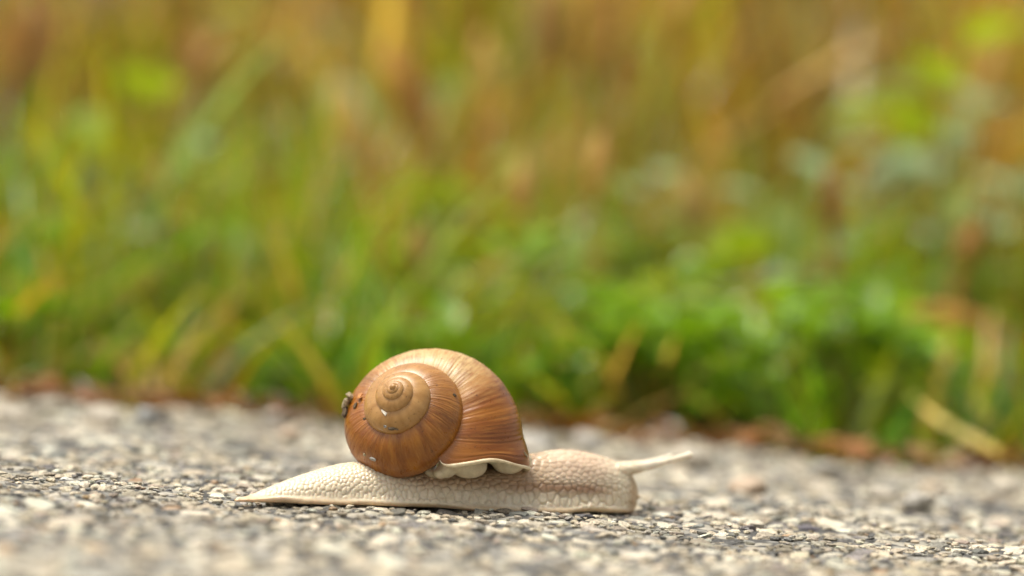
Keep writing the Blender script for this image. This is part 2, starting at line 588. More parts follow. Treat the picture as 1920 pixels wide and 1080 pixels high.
# growth ribs
r1 = np.array([mnoise.noise(Vector((t * 19.0, 3.1, 0.0))) for t in tbase])
r2 = np.array([mnoise.noise(Vector((t * 44.0, 7.7, 1.0))) for t in tbase])
r3 = np.array([mnoise.noise(Vector((t * 5.0, 1.7, 2.0))) for t in tbase])
ribamp = smooth01((tbase + 7.9) / 1.6) * 0.9 + 0.02
jit = np.array([[mnoise.noise(Vector((t * 6.0, math.cos(u) * 2.2, math.sin(u) * 2.2))) for u in us[::4]] for t in tbase[::6]])
jit = np.repeat(np.repeat(jit, 6, 0)[:len(tbase)], 4, 1)
jk = np.ones(9) / 9
for _ in range(2):
    jit = np.apply_along_axis(lambda a: np.convolve(np.r_[a[-4:], a, a[:4]], jk, 'valid'), 1, jit)
    jit = np.apply_along_axis(lambda a: np.convolve(np.pad(a, 4, 'edge'), jk, 'valid'), 0, jit)
amp = np.exp(0.5 * k1 * tbase)
disp = (ribamp * amp)[:, None] * ((0.40 * r1 + 0.95 * r2)[:, None] * (0.7 + 1.3 * jit) + 0.8 * r3[:, None] + 0.9 * jit)
# flare of the mouth on its outer side
fl = smooth01((tbase - 0.42 + 0.42) / 0.42) ** 1.6
outw = np.clip(NRM[..., 0], 0, 1)
disp = disp + fl[:, None] * (1.5 + 17.0 * outw ** 1.5)
PX = PX + NRM * disp[..., None]
apex_w = at_y(aX - 2, aY + 3, -0.0035)
dcam = -(Rcam.T @ (apex_w - CAM))[2]


def shell_world(P):
    L = np.empty(P.shape)
    L[..., 0] = (P[..., 0] - aX) * MPP
    L[..., 1] = -(P[..., 1] - aY) * MPP
    L[..., 2] = -P[..., 2] * MPP
    return L @ Rcam.T + apex_w


WS = shell_world(PX)
nt = len(tbase)
idx = np.arange(nt * NU).reshape(nt, NU)
F = np.stack([idx[:-1], np.roll(idx[:-1], -1, 1), np.roll(idx[1:], -1, 1), idx[1:]], -1).reshape(-1, 4)
young = 1 - smooth01((tbase + 9.6 + 0.4 * r1) / 5.0)
ang = np.degrees(tbase)
wear = smooth01((ang + 165) / 70) * (1 - smooth01((ang + 62) / 45))
# wear is strongest on the crown near the suture and fades towards the outer flank
cs = np.cos(us + math.radians(60))
wmap = wear[:, None] * smooth01((cs[None] + 0.15) / 0.9)
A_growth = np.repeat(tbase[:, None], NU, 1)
A_across = np.repeat((np.abs(((us + math.pi * 0.4) % (2 * np.pi)) - np.pi) / np.pi)[None], nt, 0)
# the rounded first whorl: a dome closes the start of the tube
c0_ = WS[0].mean(0)
back_d = WS[0].mean(0) - WS[12].mean(0)
back_d = back_d / np.linalg.norm(back_d)
rad0 = np.linalg.norm(WS[0] - c0_, axis=1).mean()
dome = [c0_ + (WS[0] - c0_) * math.cos(a_) + back_d * rad0 * 0.9 * math.sin(a_) for a_ in (0.4, 0.8, 1.15, 1.4, 1.55)]
dv = np.concatenate(dome)
rows = [np.arange(NU)] + [nt * NU + k_ * NU + np.arange(NU) for k_ in range(5)]
for k_ in range(5):
    F = np.concatenate([F, np.stack([rows[k_ + 1], np.roll(rows[k_ + 1], -1), np.roll(rows[k_], -1), rows[k_]], -1)])
tp = T0 + 1.2
Cp = shell_world((np.exp(lS + k2 * tp) * (zc - 0.05)) * av + np.array([aX, aY, 0.0]))
th_ = np.linspace(0.05, np.pi - 0.05, 10)
ph_ = np.linspace(0, 2 * np.pi, NU, endpoint=False)
pl_ = np.stack([np.outer(np.sin(th_), np.cos(ph_)), np.outer(np.sin(th_), np.sin(ph_)), np.outer(np.cos(th_), np.ones(NU))], -1) * math.exp(lS + k1 * tp) * 1.0 * MPP + Cp
o0_ = (nt + 5) * NU
pi_ = o0_ + np.arange(10 * NU).reshape(10, NU)
F = np.concatenate([F, np.stack([pi_[:-1], pi_[1:], np.roll(pi_[1:], -1, 1), np.roll(pi_[:-1], -1, 1)], -1).reshape(-1, 4)])
dv = np.concatenate([dv, pl_.reshape(-1, 3)])
ext = lambda A_: np.concatenate([A_.ravel(), np.tile(A_[0], 15)])
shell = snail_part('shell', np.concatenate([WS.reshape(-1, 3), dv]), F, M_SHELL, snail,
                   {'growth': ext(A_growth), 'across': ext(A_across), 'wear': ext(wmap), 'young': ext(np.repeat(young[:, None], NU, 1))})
shell['label'] = 'brown coiled shell with pale growth lines and a worn top'


def tube(path, radii, nseg=10):
    path = np.asarray(path, float)
    n = len(path)
    T = np.gradient(path, axis=0)
    T /= np.linalg.norm(T, axis=1, keepdims=True) + 1e-12
    ref = np.array([0, 0, 1.0]) if abs(T[0, 2]) < 0.9 else np.array([1.0, 0, 0])
    A = np.cross(T, ref); A /= np.linalg.norm(A, axis=1, keepdims=True) + 1e-12
    B = np.cross(T, A)
    th = np.linspace(0, 2 * np.pi, nseg, endpoint=False)
    R = np.broadcast_to(np.asarray(radii, float), (n,))
    V = path[:, None] + R[:, None, None] * (np.cos(th)[None, :, None] * A[:, None] + np.sin(th)[None, :, None] * B[:, None])
    ii = np.arange(n * nseg).reshape(n, nseg)
    F = np.stack([ii[:-1], np.roll(ii[:-1], -1, 1), np.roll(ii[1:], -1, 1), ii[1:]], -1).reshape(-1, 4)
    V = V.reshape(-1, 3)
    V = np.vstack([V, path[0], path[-1]])
    c0, c1 = n * nseg, n * nseg + 1
    return V, F, ii, c0, c1


def tube_tri(path, radii, nseg=10):
    V, F, ii, c0, c1 = tube(path, radii, nseg)
    T = np.concatenate([F[:, [0, 1, 2]], F[:, [0, 2, 3]],
                        np.array([[c0, ii[0, (j + 1) % nseg], ii[0, j]] for j in range(nseg)]),
                        np.array([[c1, ii[-1, j], ii[-1, (j + 1) % nseg]] for j in range(nseg)])])
    return V, T


edge_w = WS[-1]
g1_, g2_ = math.exp(-lW), math.exp(-lW2)
rp_, zp_ = cr / g1_ - 1, cz / g2_ - zc
cp_, sp_ = math.cos(phi), math.sin(phi)
free = ((rp_ * cp_ + zp_ * sp_) / sa) ** 2 + ((-rp_ * sp_ + zp_ * cp_) / sb) ** 2 > 1.25
start = int(np.nonzero(free & ~np.roll(free, 1))[0][0])
run = [(start + j) % NU for j in range(int(free.sum()))]
path_ = edge_w[run]
rl = (0.00040 + 0.00008 * np.sin(np.linspace(0, 19, len(run)))) * np.clip(np.minimum(np.arange(len(run)), np.arange(len(run))[::-1]) / 5.0, 0.25, 1)
V, F = tube_tri(path_, rl, 10)
lip = snail_part('lip', V, F, M_LIP, shell)
lip['label'] = 'thin wavy cream rim of the shell mouth'


def voxel(V, F, size, smooth_it=4):
    """merge overlapping closed pieces into one continuous skin"""
    me = mesh_np('tmp', V, F)
    o = bpy.data.objects.new('tmp', me)
    COL.objects.link(o)
    md = o.modifiers.new('r', 'REMESH')
    md.mode = 'VOXEL'
    md.voxel_size = size
    ms = o.modifiers.new('s', 'SMOOTH')
    ms.iterations = smooth_it
    ms.factor = 0.5
    dg = bpy.context.evaluated_depsgraph_get()
    ev = o.evaluated_get(dg).to_mesh()
    nv = len(ev.vertices)
    P = np.empty(nv * 3, np.float32)
    ev.vertices.foreach_get('co', P)
    Nn = np.empty(nv * 3, np.float32)
    ev.vertices.foreach_get('normal', Nn)
    nl = len(ev.loops)
    li = np.empty(nl, np.int32)
    ev.loops.foreach_get('vertex_index', li)
    o.evaluated_get(dg).to_mesh_clear()
    bpy.data.objects.remove(o)
    return P.reshape(-1, 3).astype(float), Nn.reshape(-1, 3).astype(float), li.reshape(-1, 4)


# --- body: foot, neck, head and tentacles as one skin (all in mm here, then scaled)
CL = np.array([  # x, y (centre line), half width of foot, height, half width of the back
    (-54.0, -10.0, 0.5, 0.5, 0.3),
    (-51.0, -8.0, 2.0, 1.3, 1.3),
    (-46.0, -4.6, 4.2, 3.4, 3.2),
    (-40.0, -0.6, 6.4, 5.8, 5.2),
    (-32.0, 3.9, 8.2, 8.2, 6.9),
    (-24.0, 7.2, 9.3, 8.6, 7.8),
    (-14.0, 10.4, 10.0, 8.2, 8.2),
    (-4.0, 13.4, 9.9, 8.8, 8.0),
    (5.0, 16.8, 9.4, 11.2, 7.6),
    (13.0, 20.2, 8.6, 12.9, 7.2),
    (19.0, 22.8, 7.7, 12.6, 6.5),
    (24.0, 24.9, 6.7, 11.4, 5.8),
    (26.6, 26.0, 5.6, 10.2, 5.2),
    (28.4, 26.7, 4.4, 8.8, 4.3),
    (29.7, 27.2, 2.9, 6.9, 3.0),
    (30.4, 27.5, 1.2, 5.0, 1.3)])
kk = np.arange(len(CL))
fine_k = np.linspace(0, len(CL) - 1, 150)


def cat(vals, x):
    i = np.clip(x.astype(int), 0, len(vals) - 2)
    f = (x - i)[:, None]
    g = lambda j: vals[np.clip(j, 0, len(vals) - 1)]
    p0, p1, p2, p3 = g(i - 1), g(i), g(i + 1), g(i + 2)
    return 0.5 * ((2 * p1) + (-p0 + p2) * f + (2 * p0 - 5 * p1 + 4 * p2 - p3) * f ** 2 + (-p0 + 3 * p1 - 3 * p2 + p3) * f ** 3)


CC = cat(CL, fine_k)
tan = np.gradient(CC[:, :2], axis=0)
tan /= np.linalg.norm(tan, axis=1, keepdims=True)
nor = np.stack([-tan[:, 1], tan[:, 0]], 1)
rings = []
for i in range(len(CC)):
    x, y, w, h, wb = CC[i]
    s = i / (len(CC) - 1)
    lift_n = 0.30 + 0.55 * math.sin(i * 0.135 + 0.6) + 0.25 * math.sin(i * 0.33 + 1)
    lift = max(0.0, lift_n) * min(1, w / 5)
    rim = min(0.95, h * 0.3)
    lowz = 0.15
    front = smooth01((i - 132) / 14.0)                 # the blunt, lifted snout
    zb = lowz + 1.5 * front
    tail = 1 - smooth01(s / 0.42)
    pr = []
    for side in (1, -1):
        seg = []
        seg.append((0.0, zb - 0.25))
        seg.append((w * 0.6, zb - 0.25))
        seg.append((w * 0.93, zb - 0.1 + lift * 0.5))
        seg.append((w * 1.0, zb + rim * 0.25 + lift))
        seg.append((w * 0.985, zb + rim * 0.75 + lift))
        seg.append((w * 0.94 * (1 - front) + w * 1.0 * front, zb + rim * 1.1 + lift))
        for a in np.linspace(0.12, 1.0, 11):
            th = a * math.pi / 2
            ex = 0.85 + 0.30 * tail
            lat = wb * (1.06 + 0.06 * front) * math.cos(th) ** ex
            zt = zb + rim + (h - zb - rim) * math.sin(th) ** (0.95 + 0.10 * tail)
            seg.append((lat, zt))
        pr.append([(side * l, z) for l, z in seg])
    ring = pr[0] + pr[1][::-1][1:-1]
    rings.append([(x + nor[i, 0] * l, y + nor[i, 1] * l, z) for l, z in ring])
RB = np.array(rings)
nr, nk = RB.shape[:2]
ii = np.arange(nr * nk).reshape(nr, nk)
FB = np.stack([ii[:-1], ii[1:], np.roll(ii[1:], -1, 1), np.roll(ii[:-1], -1, 1)], -1).reshape(-1, 4)
FBt = np.concatenate([FB[:, [0, 1, 2]], FB[:, [0, 2, 3]]])
VB = RB.reshape(-1, 3)
capc = [VB.shape[0], VB.shape[0] + 1]
VB = np.vstack([VB, RB[0].mean(0), RB[-1].mean(0)])
FBt = np.concatenate([FBt, np.array([[capc[0], ii[0, j], ii[0, (j + 1) % nk]] for j in range(nk)]),
                      np.array([[capc[1], ii[-1, (j + 1) % nk], ii[-1, j]] for j in range(nk)])])
pieces = [(VB, FBt)]


def tent(p0, p1, r0, r1, knob, sag=0.4):
    s = np.linspace(0, 1, 26)
    p0, p1 = np.array(p0), np.array(p1)
    path = p0 + (p1 - p0) * s[:, None]
    path[:, 2] -= sag * np.sin(s * math.pi)
    r = r1 + (r0 - r1) * (1 - s) ** 1.7
    r = r + (knob - r1) * np.exp(-((s - 0.965) / 0.03) ** 2)
    r[-1] *= 0.55
    return tube_tri(path, r, 14)


pieces.append(tent((25.6, 22.9, 8.9), (42.6, 30.4, 13.2), 1.75, 0.62, 0.82))
pieces.append(tent((25.0, 27.8, 8.9), (38.6, 35.4, 12.0), 1.7, 0.60, 0.78))
pieces.append(tent((27.6, 26.2, 3.6), (31.6, 27.0, 3.2), 1.0, 0.45, 0.5, 0.0))
pieces.append(tent((27.2, 29.2, 3.6), (31.0, 31.4, 3.2), 1.0, 0.45, 0.5, 0.0))
V, F, o_ = [], [], 0
for v, f in pieces:
    V.append(v); F.append(f + o_); o_ += len(v)
P, NR, Q = voxel(np.concatenate(V), np.concatenate(F), 0.21, 5)
# body coordinates of each skin vertex: station along the centre line and sideways offset
d2 = ((P[:, None, :2] - CC[None, ::2, :2]) ** 2).sum(-1)
near_i = d2.argmin(1) * 2
stn = near_i / (len(CC) - 1)
hgt = P[:, 2]
lat = ((P[:, :2] - CC[near_i, :2]) * nor[near_i]).sum(1)
# cells of the skin: seeds in a stretched metric so that they stand upright along the foot and lie along the neck
neck = smooth01((P[:, 0] - 6) / 8.0)
back = smooth01((hgt / np.maximum(CC[near_i, 3], 1) - 0.5) / 0.3)
zl = np.where(P[:, 2] < 4.0, P[:, 2] * 0.45, 1.8 + (P[:, 2] - 4.0) * 0.8)
bigc = smooth01((P[:, 0] + 24) / 12.0) * (1 - smooth01((P[:, 0] - 26) / 6)) * (1 - smooth01((P[:, 2] - 6.0) / 2.0))   # broad upright folds along the flank
fx_ = np.linspace(-60, 50, 400)
wx = np.interp(P[:, 0], fx_, np.cumsum(1.0 - 0.46 * smooth01((fx_ + 24) / 12.0) * (1 - smooth01((fx_ - 24) / 6))) * (fx_[1] - fx_[0]))
Mx = np.stack([wx, P[:, 1] * (0.75 - 0.3 * smooth01((P[:, 0] + 24) / 12.0)), zl * (1 - 0.25 * bigc)], 1)
pick = rng.permutation(len(P))
cellsz = 0.72
sg = {}
seeds = []
for i in pick:
    m = Mx[i]
    c = tuple((m // cellsz).astype(int))
    ok = True
    for a in (-1, 0, 1):
        for b in (-1, 0, 1):
            for d in (-1, 0, 1):
                for j in sg.get((c[0] + a, c[1] + b, c[2] + d), ()):
                    if ((Mx[j] - m) ** 2).sum() < cellsz ** 2:
                        ok = False
                        break
                if not ok: break
            if not ok: break
        if not ok: break
    if ok:
        sg.setdefault(c, []).append(i)
        seeds.append(i)
kd = kdtree.KDTree(len(seeds))
for n_, i in enumerate(seeds):
    kd.insert(Vector(Mx[i]), n_)
kd.balance()
F1 = np.empty(len(P)); F2 = np.empty(len(P)); CI = np.empty(len(P), int)
for i in range(len(P)):
    r = kd.find_n(Vector(Mx[i]), 2)
    F1[i], F2[i], CI[i] = r[0][2], r[1][2], r[0][1]
groove = smooth01((F2 - F1) / 0.30)                   # 0 in the furrow, 1 on the cell
rimmask = smooth01((hgt - 1.35) / 0.7)
tentm = smooth01((P[:, 0] - 29.5) / 3.0)
ampm = (0.19 + 0.17 * bigc) * rimmask * (1 - tentm) * (1 - 0.45 * neck * back)
bump_h = (groove - 1) * ampm + ampm * 0.35 * (1 - (F1 / cellsz) ** 2)
P2 = P + NR * bump_h[:, None]
# gentle folds on the neck
fold = np.sin(lat * 2.3 + 0.8 * np.sin(P[:, 0] * 0.4)) * 0.07 * neck * back * (1 - tentm)
P2 += NR * fold[:, None]
cream = np.array((0.74, 0.645, 0.475)); pinkc = np.array((0.66, 0.48, 0.345)); brown = np.array((0.34, 0.19, 0.10))
tanr = np.array((0.66, 0.44, 0.22)); white = np.array((0.80, 0.74, 0.60)); snout = np.array((0.50, 0.34, 0.19))
TINT = np.repeat(cream[None], len(P), 0)
mixc = lambda base, c, f: base * (1 - f[:, None]) + c * f[:, None]
TINT = mixc(TINT, pinkc, 0.75 * neck * smooth01((hgt - 5.0) / 4.0) * (1 - smooth01((P[:, 0] - 20) / 8)))
bz = 5.7 - 0.03 * (P[:, 0] - 5)
band = np.exp(-((hgt - bz) / 1.3) ** 2) * smooth01((P[:, 0] + 2) / 8) * (1 - smooth01((P[:, 0] - 20) / 8))
TINT = mixc(TINT, brown, 0.9 * band)                 # the darker stripe of the flank behind the head
mid_shade = smooth01((hgt - 3.0) / 3.0) * smooth01((P[:, 0] + 26) / 12) * (1 - smooth01((P[:, 0] - 6) / 8))  # brown put into the skin for the shade under the shell
TINT = mixc(TINT, np.array((0.42, 0.27, 0.15)), 0.8 * mid_shade)
TINT = mixc(TINT, tanr, 0.55 * (1 - smooth01((hgt - 0.8) / 0.7)) * (1 - tentm))
TINT = mixc(TINT, snout, 0.8 * smooth01((P[:, 0] - 28.2) / 1.6) * (1 - smooth01((hgt - 8.2) / 1.5)))
TINT = mixc(TINT, white, tentm * smooth01((hgt - 8.0) / 1.5))
cv = rng.normal(0, 1, len(seeds))[CI]
TINT = TINT * (1 + 0.035 * cv)[:, None]
body = snail_part('body', P2 * 0.001, Q, M_BODY, snail, {'tint': TINT})
body['label'] = 'cream wrinkled snail body with long pale tentacles'

# --- mantle: two soft cream lobes under the lip


def blob(c, r, n=18):
    th = np.linspace(0, np.pi, n); ph = np.linspace(0, 2 * np.pi, 2 * n, endpoint=False)
    A = np.stack([np.outer(np.sin(th), np.cos(ph)), np.outer(np.sin(th), np.sin(ph)), np.outer(np.cos(th), np.ones_like(ph))], -1)
    V = A * np.array(r) + np.array(c)
    i3 = np.arange(V.shape[0] * V.shape[1]).reshape(V.shape[:2])
    q4 = np.stack([i3[:-1], i3[1:], np.roll(i3[1:], -1, 1), np.roll(i3[:-1], -1, 1)], -1).reshape(-1, 4)
    return V.reshape(-1, 3), np.concatenate([q4[:, [0, 1, 2]], q4[:, [0, 2, 3]]])


def mm(u, v, y):
    return at_y(u, v, y) * 1000


mp = []
for (u, v, y, rx, ry_, rz_) in ((878, 872, .0048, 4.1, 3.0, 2.9), (850, 872, .0040, 3.2, 2.6, 2.0), (838, 877, .0034, 2.2, 2.4, 2.2), (826, 886, .0032, 1.7, 2.4, 1.4), (816, 884, .0060, 2.6, 3.0, 1.6),
                                (953, 866, .0085, 3.7, 3.0, 2.6), (975, 862, .0100, 2.6, 2.6, 1.9), (930, 858, .0080, 2.6, 3.0, 1.6), (905, 856, .0075, 3.0, 3.0, 1.2)):
    mp.append(blob(mm(u, v, y), (rx, ry_, rz_)))
V, F, o_ = [], [], 0
for v, f in mp:
    V.append(v); F.append(f + o_); o_ += len(v)
P, NR, Q = voxel(np.concatenate(V), np.concatenate(F), 0.25, 6)
mantle = snail_part('mantle', P * 0.001, Q, M_MANTLE, snail)
mantle['label'] = 'two soft cream mantle lobes under the shell rim'

# --- dirt stuck to the shell
bpy.context.view_layer.update()
shell_faces = np.stack([np.arange(nt * NU).reshape(nt, NU)[:-1], np.roll(np.arange(nt * NU).reshape(nt, NU)[:-1], -1, 1),
                        np.roll(np.arange(nt * NU).reshape(nt, NU)[1:], -1, 1), np.arange(nt * NU).reshape(nt, NU)[1:]], -1).reshape(-1, 4)
bvh = BVHTree.FromPolygons(WS.reshape(-1, 3).tolist(), shell_faces.tolist())
M_CRUMB_D = mat_plain('dark_dirt', (0.05, 0.035, 0.02), (0.16, 0.11, 0.06), 1500, 0.9)
M_CRUMB_P = mat_plain('pale_dirt', (0.22, 0.17, 0.10), (0.50, 0.41, 0.26), 1500, 0.8)
M_CRUMB_O = mat_plain('orange_flake', (0.32, 0.11, 0.015), (0.52, 0.22, 0.05), 900, 0.6)
M_GRIT = mat_plain('grey_grit', (0.16, 0.15, 0.13), (0.42, 0.40, 0.35), 1500, 0.45)


def crumb(name, u, v, size, mat, label, rot=0.0, lift=0.3, miss_y=None):
    d = Vector(ray(u, v)).normalized()
    hit, nrm, fi, dist = bvh.ray_cast(Vector(CAM), d)
    if hit is None:
        hit, nrm, fi, dist = bvh.find_nearest(Vector(at_y(u, v, 0.0095)))
    if nrm.dot(d) > 0: nrm = -nrm
    B = stone_shape(rng, IV) * (1 + 0.12 * rng.normal(size=(len(IV), 1)))
    o = obj(name, mesh_np(name, B * np.array(size) * 0.001, IF, False), mat)
    z = nrm
    x = (Vector(Rcam[:, 0]) * math.cos(rot) + Vector(Rcam[:, 1]) * math.sin(rot))
    x = (x - z * x.dot(z)).normalized()
    y = z.cross(x)
    m = Matrix((x, y, z)).transposed().to_4x4()
    o.matrix_world = Matrix.Translation(hit + nrm * (size[2] * lift * 0.001)) @ m
    tag(o, label, 'dirt')
    return o


crumb('dirt_crumb', 638, 768, (1.3, 1.7, 1.1), M_CRUMB_D, 'dark brown dirt crumb stuck to the rear edge of the snail shell')
crumb('dirt_crumb', 636, 753, (1.2, 0.9, 1.2), M_CRUMB_P, 'pale crumb sticking out just above the dark crumb on the shell rear edge', 0.6, 0.7)
crumb('dirt_crumb', 644, 736, (0.7, 1.2, 1.3), M_CRUMB_P, 'topmost pale sliver of dirt standing on the shell rear edge', 0.3, 0.6)
crumb('leaf_flake', 676, 742, (0.85, 1.35, 0.30), M_CRUMB_O, 'orange brown flake stuck to the shell beside its smooth inner whorl', -0.5)
crumb('dirt_crumb', 667, 761, (0.5, 0.75, 0.45), M_CRUMB_D, 'small dark grey crumb stuck to the shell below the orange flake', -0.5)
crumb('dirt_crumb', 684, 785, (0.4, 0.35, 0.3), M_CRUMB_D, 'tiny dark speck at the lower left end of the inner whorl seam')
crumb('grit_grain', 699, 860, (0.95, 0.42, 0.38), M_GRIT, 'grey grit grain stuck low on the shell just above the tail', -0.1)
crumb('grit_grain', 684, 852, (0.35, 0.32, 0.3), M_CRUMB_P, 'tiny pale grain beside the grey grit low on the shell')
crumb('grit_grain', 722, 799, (0.42, 0.35, 0.35), M_GRIT, 'light grey grain lodged in the seam under the smooth inner whorl')
crumb('dirt_crumb', 735, 804, (1.35, 0.40, 0.35), M_CRUMB_D, 'long dark dirt line lodged in the seam under the inner whorl', 0.1)
crumb('shell_fleck', 721, 774, (1.15, 0.42, 0.32), mat_plain('white_fleck', (0.80, 0.72, 0.58), (0.88, 0.82, 0.70), 1500, 0.35),
      'small white elongated fleck on the smooth inner whorl of the shell', -0.72)  # narrow white fleck set on the inner whorl
crumb('dirt_crumb', 852, 741, (0.5, 0.42, 0.35), M_CRUMB_D, 'small brown crumb near the seam on the right of the ribbed whorl')
crumb('grit_grain', 985, 852, (0.8, 0.3, 0.28), M_CRUMB_P, 'pale grain stuck just above the shell rim beside the neck', -0.25)

# ------------------------------------------------------------------ verge: grass (nobody could count it)
PALG = {
    'vivid': (0.15, 0.33, 0.010), 'yellowgreen': (0.31, 0.36, 0.016), 'olive': (0.24, 0.22, 0.020), 'straw': (0.56, 0.40, 0.12),
    'orange': (0.46, 0.235, 0.032), 'sage': (0.29, 0.39, 0.19), 'brown': (0.13, 0.065, 0.014), 'deep': (0.04, 0.14, 0.010)}


def blades(xs, ys, hs, ws, leans, cols, droop=0.5):
    n = len(xs)
    K = 6
    s = np.linspace(0, 1, K)
    yaw = rng.uniform(0, 2 * np.pi, n)
    dirx, diry = np.cos(yaw), np.sin(yaw)
    bend = leans * (1 + droop * rng.uniform(0, 1, n))
    # arc: horizontal reach grows with s^2
    hx = (hs * bend)[:, None] * (0.35 * s + 0.65 * s ** 2)[None]
    hz = hs[:, None] * (s - 0.35 * np.clip(bend, 0, 1)[:, None] * s ** 2)
    zb = soil_z(xs, ys) - 0.003
    cx = xs[:, None] + hx * dirx[:, None]
    cy = np.maximum(ys[:, None] + hx * diry[:, None], 0.212 - 0.045 * rng.uniform(0, 1, n)[:, None] ** 3)
    czv = zb[:, None] + hz
    wid = ws[:, None] * np.clip(1.05 - s ** 1.8, 0.03, 1)[None] * 0.5
    fa = yaw + np.pi / 2 + rng.normal(0, 0.5, n)
    px, py = np.cos(fa)[:, None] * wid, np.sin(fa)[:, None] * wid
    L = np.stack([cx - px, cy - py, czv], -1)
    R_ = np.stack([cx + px, cy + py, czv + 0.15 * wid], -1)
    V = np.stack([L, R_], 2).reshape(n, K * 2, 3)
    base = np.arange(n)[:, None] * (K * 2)
    f1 = np.array([[2 * k, 2 * k + 1, 2 * k + 3, 2 * k + 2] for k in range(K - 1)])
    F = (base[:, :, None] + f1[None]).reshape(-1, 4)
    C = np.repeat(cols[:, None, :], K * 2, 1).reshape(-1, 3)
    return V.reshape(-1, 3), F, C


def pick_cols(n, table, xs, ys, clump):
    names = list(table)
    p = np.array([table[k] for k in names], float)
    i = rng.choice(len(names), n, p=p / p.sum())
    # neighbours of one tuft mostly share one colour
    ncl = 4000
    tuft = rng.choice(len(names), ncl, p=p / p.sum())
    cid = (np.floor(xs / clump + 0.35 * np.sin(ys / clump * 2)).astype(int) * 73 + np.floor(ys / clump * 0.7 + 0.4 * np.sin(xs / clump)).astype(int) * 191) % ncl
    i = np.where(rng.uniform(size=n) < 0.72, tuft[cid], i)
    c = np.array([PALG[k] for k in names])[i]
    return np.clip(c * (1 + 0.16 * rng.normal(size=(n, 1))) * (1 + 0.06 * rng.normal(size=(n, 3))), 0.005, 0.8)


def field(n, x0, x1, y0, y1, h0, h1, w0, w1, lean, table, patch=0.0, seed=1.0, clump=0.022):
    n = int(n * 1.35)
    w0, w1 = w0 * 0.68, w1 * 0.68
    xs = rng.uniform(x0, x1, n)
    ys = rng.uniform(y0, y1, n)
    keep = ys > edge_line(xs) + 0.016 + 0.012 * np.sin(xs * 37 + 0.7) * np.sin(xs * 11)
    if patch > 0:
        nz = noise2(xs, ys, patch, seed)
        keep &= nz > rng.uniform(-0.75, 0.25, n)
    xs, ys = xs[keep], ys[keep]
    m = len(xs)
    hs_ = rng.uniform(h0, h1, m) * (0.75 + 0.5 * rng.uniform(0, 1, m))
    return blades(xs, ys, hs_, rng.uniform(w0, w1, m), np.abs(rng.normal(lean, lean * 0.6, m)), pick_cols(m, table, xs, ys, clump))


def grass(name, label, parts):
    V, F, C, o_ = [], [], [], 0
    for v, f, c in parts:
        V.append(v); F.append(f + o_); C.append(c); o_ += len(v)
    o = obj(name, mesh_np(name, np.concatenate(V), np.concatenate(F), True, {'tint': np.concatenate(C)}), M_BLADE)
    tag(o, label, 'grass', None, 'stuff')
    return o



grass('verge_grass', 'short green and yellowish grass along the asphalt edge', [
    field(1500, -0.60, -0.02, 0.27, 0.52, 0.06, 0.11, 0.0026, 0.0065, 0.55, dict(vivid=3.4, yellowgreen=4.5, olive=0.8, straw=1.0, orange=0.5, sage=1.5), 14, 12.0, 0.03),
    field(500, -0.10, 0.50, 0.30, 0.55, 0.06, 0.10, 0.0022, 0.0045, 0.4, dict(vivid=2, yellowgreen=3, olive=1.5, straw=2, orange=1.6, sage=1), 14, 15.0, 0.03),
    field(1200, -0.60, -0.02, 0.20, 0.50, 0.025, 0.065, 0.0028, 0.0065, 0.65, dict(vivid=3, yellowgreen=4, olive=1, straw=1.6, orange=0.7, sage=0.9), 18, 2.0),
    field(1300, -0.06, 0.20, 0.21, 0.50, 0.02, 0.055, 0.0026, 0.006, 0.6, dict(vivid=5, yellowgreen=3, deep=2, straw=0.8, orange=0.3, sage=0.5), 18, 5.0),
    field(1100, 0.14, 0.60, 0.20, 0.50, 0.02, 0.06, 0.0028, 0.0065, 0.65, dict(vivid=2.5, yellowgreen=3, olive=2, straw=1.6, orange=1.3, sage=0.4), 18, 9.0)])
grass('meadow_grass', 'mixed green and olive grass standing behind the road edge', [
    field(1500, -0.65, -0.05, 0.40, 0.72, 0.07, 0.14, 0.004, 0.010, 0.5, dict(vivid=2.6, yellowgreen=4.6, olive=2.0, straw=1.4, orange=0.9, sage=1.8, brown=0.6), 9, 3.0, 0.035),
    field(1000, -0.10, 0.24, 0.40, 0.72, 0.06, 0.12, 0.0035, 0.009, 0.45, dict(vivid=2, yellowgreen=2.5, olive=2, straw=2.4, orange=2.0, sage=0.8), 9, 6.0, 0.035),
    field(1200, 0.18, 0.65, 0.40, 0.72, 0.06, 0.13, 0.004, 0.010, 0.5, dict(vivid=2.4, yellowgreen=2.6, olive=2.0, straw=1.5, orange=1.5, sage=1.2, deep=1.2), 9, 7.0, 0.035)])
grass('dry_grass', 'tall dry brown and straw grass at the back of the verge', [
    field(2600, -1.0, 1.0, 0.62, 1.15, 0.13, 0.24, 0.005, 0.012, 0.42, dict(olive=3.4, straw=2.2, orange=3.0, brown=2.4, yellowgreen=2.2, sage=0.8), 6, 4.0, 0.06),
    field(3000, -1.5, 1.5, 1.1, 2.0, 0.18, 0.30, 0.006, 0.013, 0.45, dict(olive=3.2, straw=2.2, orange=3.2, brown=2.4, yellowgreen=1.4), 0, 4.0, 0.08),
    field(5000, -2.6, 2.6, 1.9, 3.6, 0.22, 0.42, 0.006, 0.014, 0.45, dict(olive=2.6, straw=2.4, orange=3.2, brown=1.8, yellowgreen=0.8), 0, 4.0, 0.12)])

